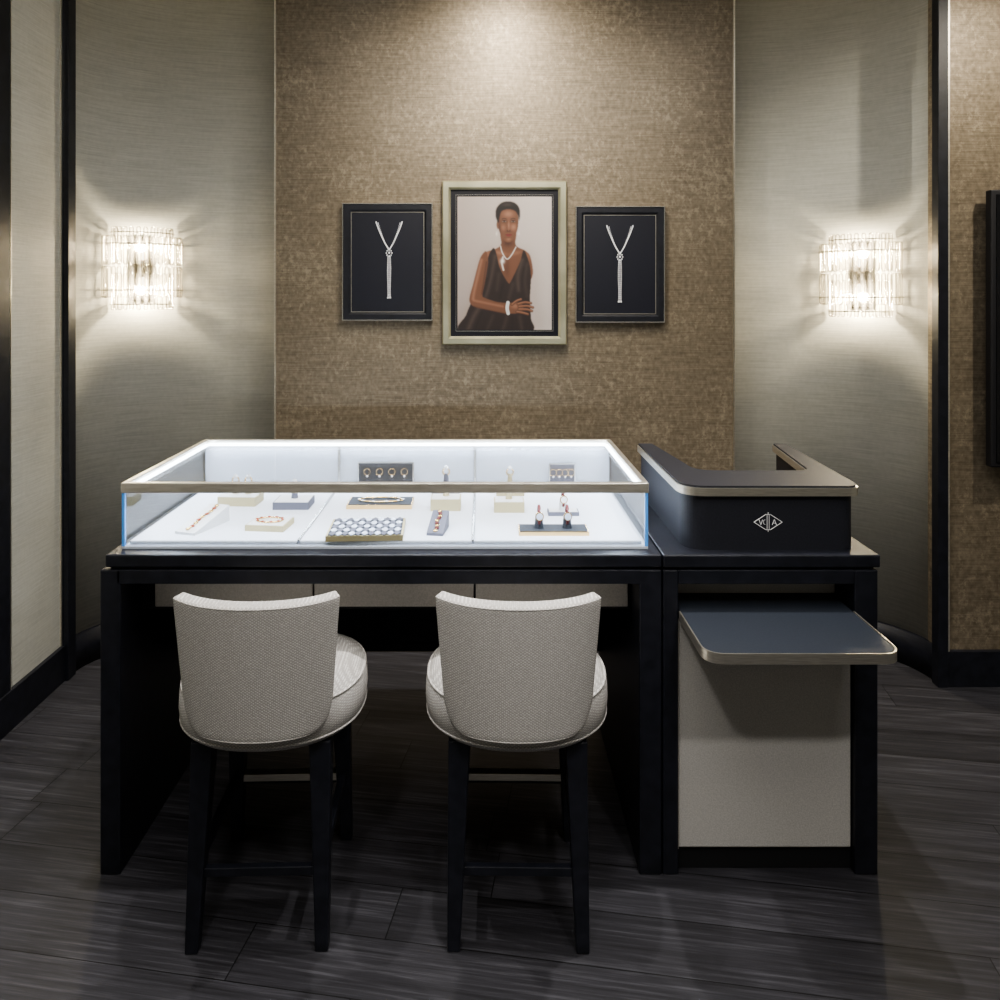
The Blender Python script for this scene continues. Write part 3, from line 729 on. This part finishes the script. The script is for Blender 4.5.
# ------------------------------------------------------------ sconces
def sconce(name,loc,rz):
    s=empty(name)
    box('back_plate',-.05,.05,-.012,0,-.15,.15,M['chrome'],s,.004)
    bm=bmesh.new()
    def half(a,b,n,z0,z1,r):
        for i in range(n):
            th=math.pi*(i+.5)/n; x=a*math.cos(th); y=-.02-b*math.sin(th)
            tube(bm,[(x,y,z0),(x,y,z0+.008),(x,y,z1-.008),(x,y,z1)],[r*.5,r,r,r*.5],8,0)
    half(.168,.108,17,-.135,.010,.0105)
    half(.168,.104,17,.014,.150,.0105)
    half(.128,.078,13,-.192,-.02,.0105)
    half(.128,.078,13,.02,.192,.0105)
    finish('crystal_rods',bm,M['rod'],s,smooth=True)
    bm=bmesh.new()
    def hb(a,b,z,r=.003):
        tube(bm,[(a*math.cos(math.pi*i/24),-.02-b*math.sin(math.pi*i/24),z) for i in range(25)],r,6,0)
    for z in (-.100,.112): hb(.181,.121,z,.0032); hb(.155,.092,z,.0026)
    for z in (-.165,.165): hb(.141,.092,z,.0030)
    for z in (-.100,.112):
        for x in (-.16,.16): tube(bm,[(x,0,z),(x,-.04,z)],.003,6,0)
    tube(bm,[(0,0,0),(0,-.05,0)],.008,8,0)
    tube(bm,[(0,-.05,-.04),(0,-.05,.04)],.008,8,0)
    finish('metal_bands',bm,M['chrome'],s,smooth=True)
    bm=bmesh.new()
    for z in (-.06,.06):
        ball(bm,(0,-.05,z),.014,0,(1,1,1.6),2)
    finish('bulbs',bm,M['bulb'],s)
    for i,z in enumerate((-.10,.10)):
        L=bpy.data.lights.new('sconce_lamp','POINT'); L.energy=19; L.color=(1,.86,.62); L.shadow_soft_size=.02
        o=bpy.data.objects.new('lamp_%d'%(i+1),L); col.objects.link(o); o.parent=s; o.location=(0,-.05,z)
    s.location=loc; s.rotation_euler=(0,0,math.radians(rz)); return s
def onwall(C,sgn,th,z,off=.0):
    cx,cy,a,b=C; c_,s_=math.cos(th),math.sin(th); n=Vector((c_/a,s_/b)).normalized()
    x=cx+sgn*(a*c_-n.x*off); y=cy+b*s_-n.y*off
    ang=math.degrees(math.atan2(sgn*n.x,n.y))
    return (x,y,z),-ang
l1,a1=onwall(LC,-1,math.radians(39.5),1.768,.004)
sconce('wall_sconce',l1,a1)
l2,a2=onwall(RC,1,math.radians(39.5),1.735,.004)
sconce('wall_sconce.001',l2,a2)

# ------------------------------------------------------------ ceiling lights
def downlight(name,x,y,energy,tx,ty,tz,size=60,blend=.6,color=(1,.90,.76),soft=.03):
    e=empty(name,(x,y,CZ))
    bm=bmesh.new(); torus(bm,(x,y,CZ-.004),.05,.006,0,'XY'); finish('trim_ring',bm,M['silver'],e,smooth=True)
    bm=bmesh.new(); cyl(bm,(x,y,CZ-.002),.044,.044,.003,24); finish('lens',bm,M['dl'],e)
    L=bpy.data.lights.new(name+'_lamp','SPOT'); L.energy=energy; L.color=color; L.spot_size=math.radians(size); L.spot_blend=blend; L.shadow_soft_size=soft
    o=bpy.data.objects.new('lamp',L); col.objects.link(o)
    o.rotation_euler=(Vector((tx,ty,tz))-Vector((x,y,CZ-.02))).to_track_quat('-Z','Y').to_euler()
    o.location=(0,0,-.02); o.parent=e
warm=(1,.91,.76)
downlight('recessed_downlight',.12,2.75,105,.12,3.69,2.2,100,1,warm,.06)
downlight('recessed_downlight.001',.10,2.3,120,.10,3.69,1.6,70,1,warm,.06)
downlight('recessed_downlight.002',.72,2.42,140,.75,2.1,0,90,.8,(1,.97,.95))
downlight('recessed_downlight.003',-.25,2.42,110,-.25,2.1,0,90,.8,(1,.97,.95))
downlight('recessed_downlight.004',-1.0,2.42,110,-1.0,2.1,0,90,.8,(1,.97,.95))
downlight('recessed_downlight.005',-.6,.0,130,-.4,2.2,.65,55,.9,(1,.97,.94),.1)
downlight('recessed_downlight.006',.9,.0,160,.8,2.2,.50,55,.9,(1,.97,.94),.1)
downlight('recessed_downlight.007',2.4,2.2,140,2.4,3.38,2.0,85,.9,warm)
o=area('added_room_fill',(.3,1.3,CZ-.03),(0,0,0),2.4,2.0,74,(1,.97,.93))  # soft fill added to lift the room ambience, no panel fixture here

w=bpy.data.worlds.new('World'); scene.world=w; w.use_nodes=True
w.node_tree.nodes['Background'].inputs[0].default_value=(.5,.5,.55,1); w.node_tree.nodes['Background'].inputs[1].default_value=.2

# ------------------------------------------------------------ camera
cam=bpy.data.cameras.new('camera'); co=bpy.data.objects.new('camera',cam); col.objects.link(co)
co.location=(0,0,EYE); co.rotation_euler=(math.radians(90),0,0)
cam.sensor_width=36; cam.sensor_fit='HORIZONTAL'; cam.lens=F/1000*36
cam.shift_x=(500-VX)/1000; cam.shift_y=-(500-VY)/1000
cam.clip_start=.05
scene.camera=co
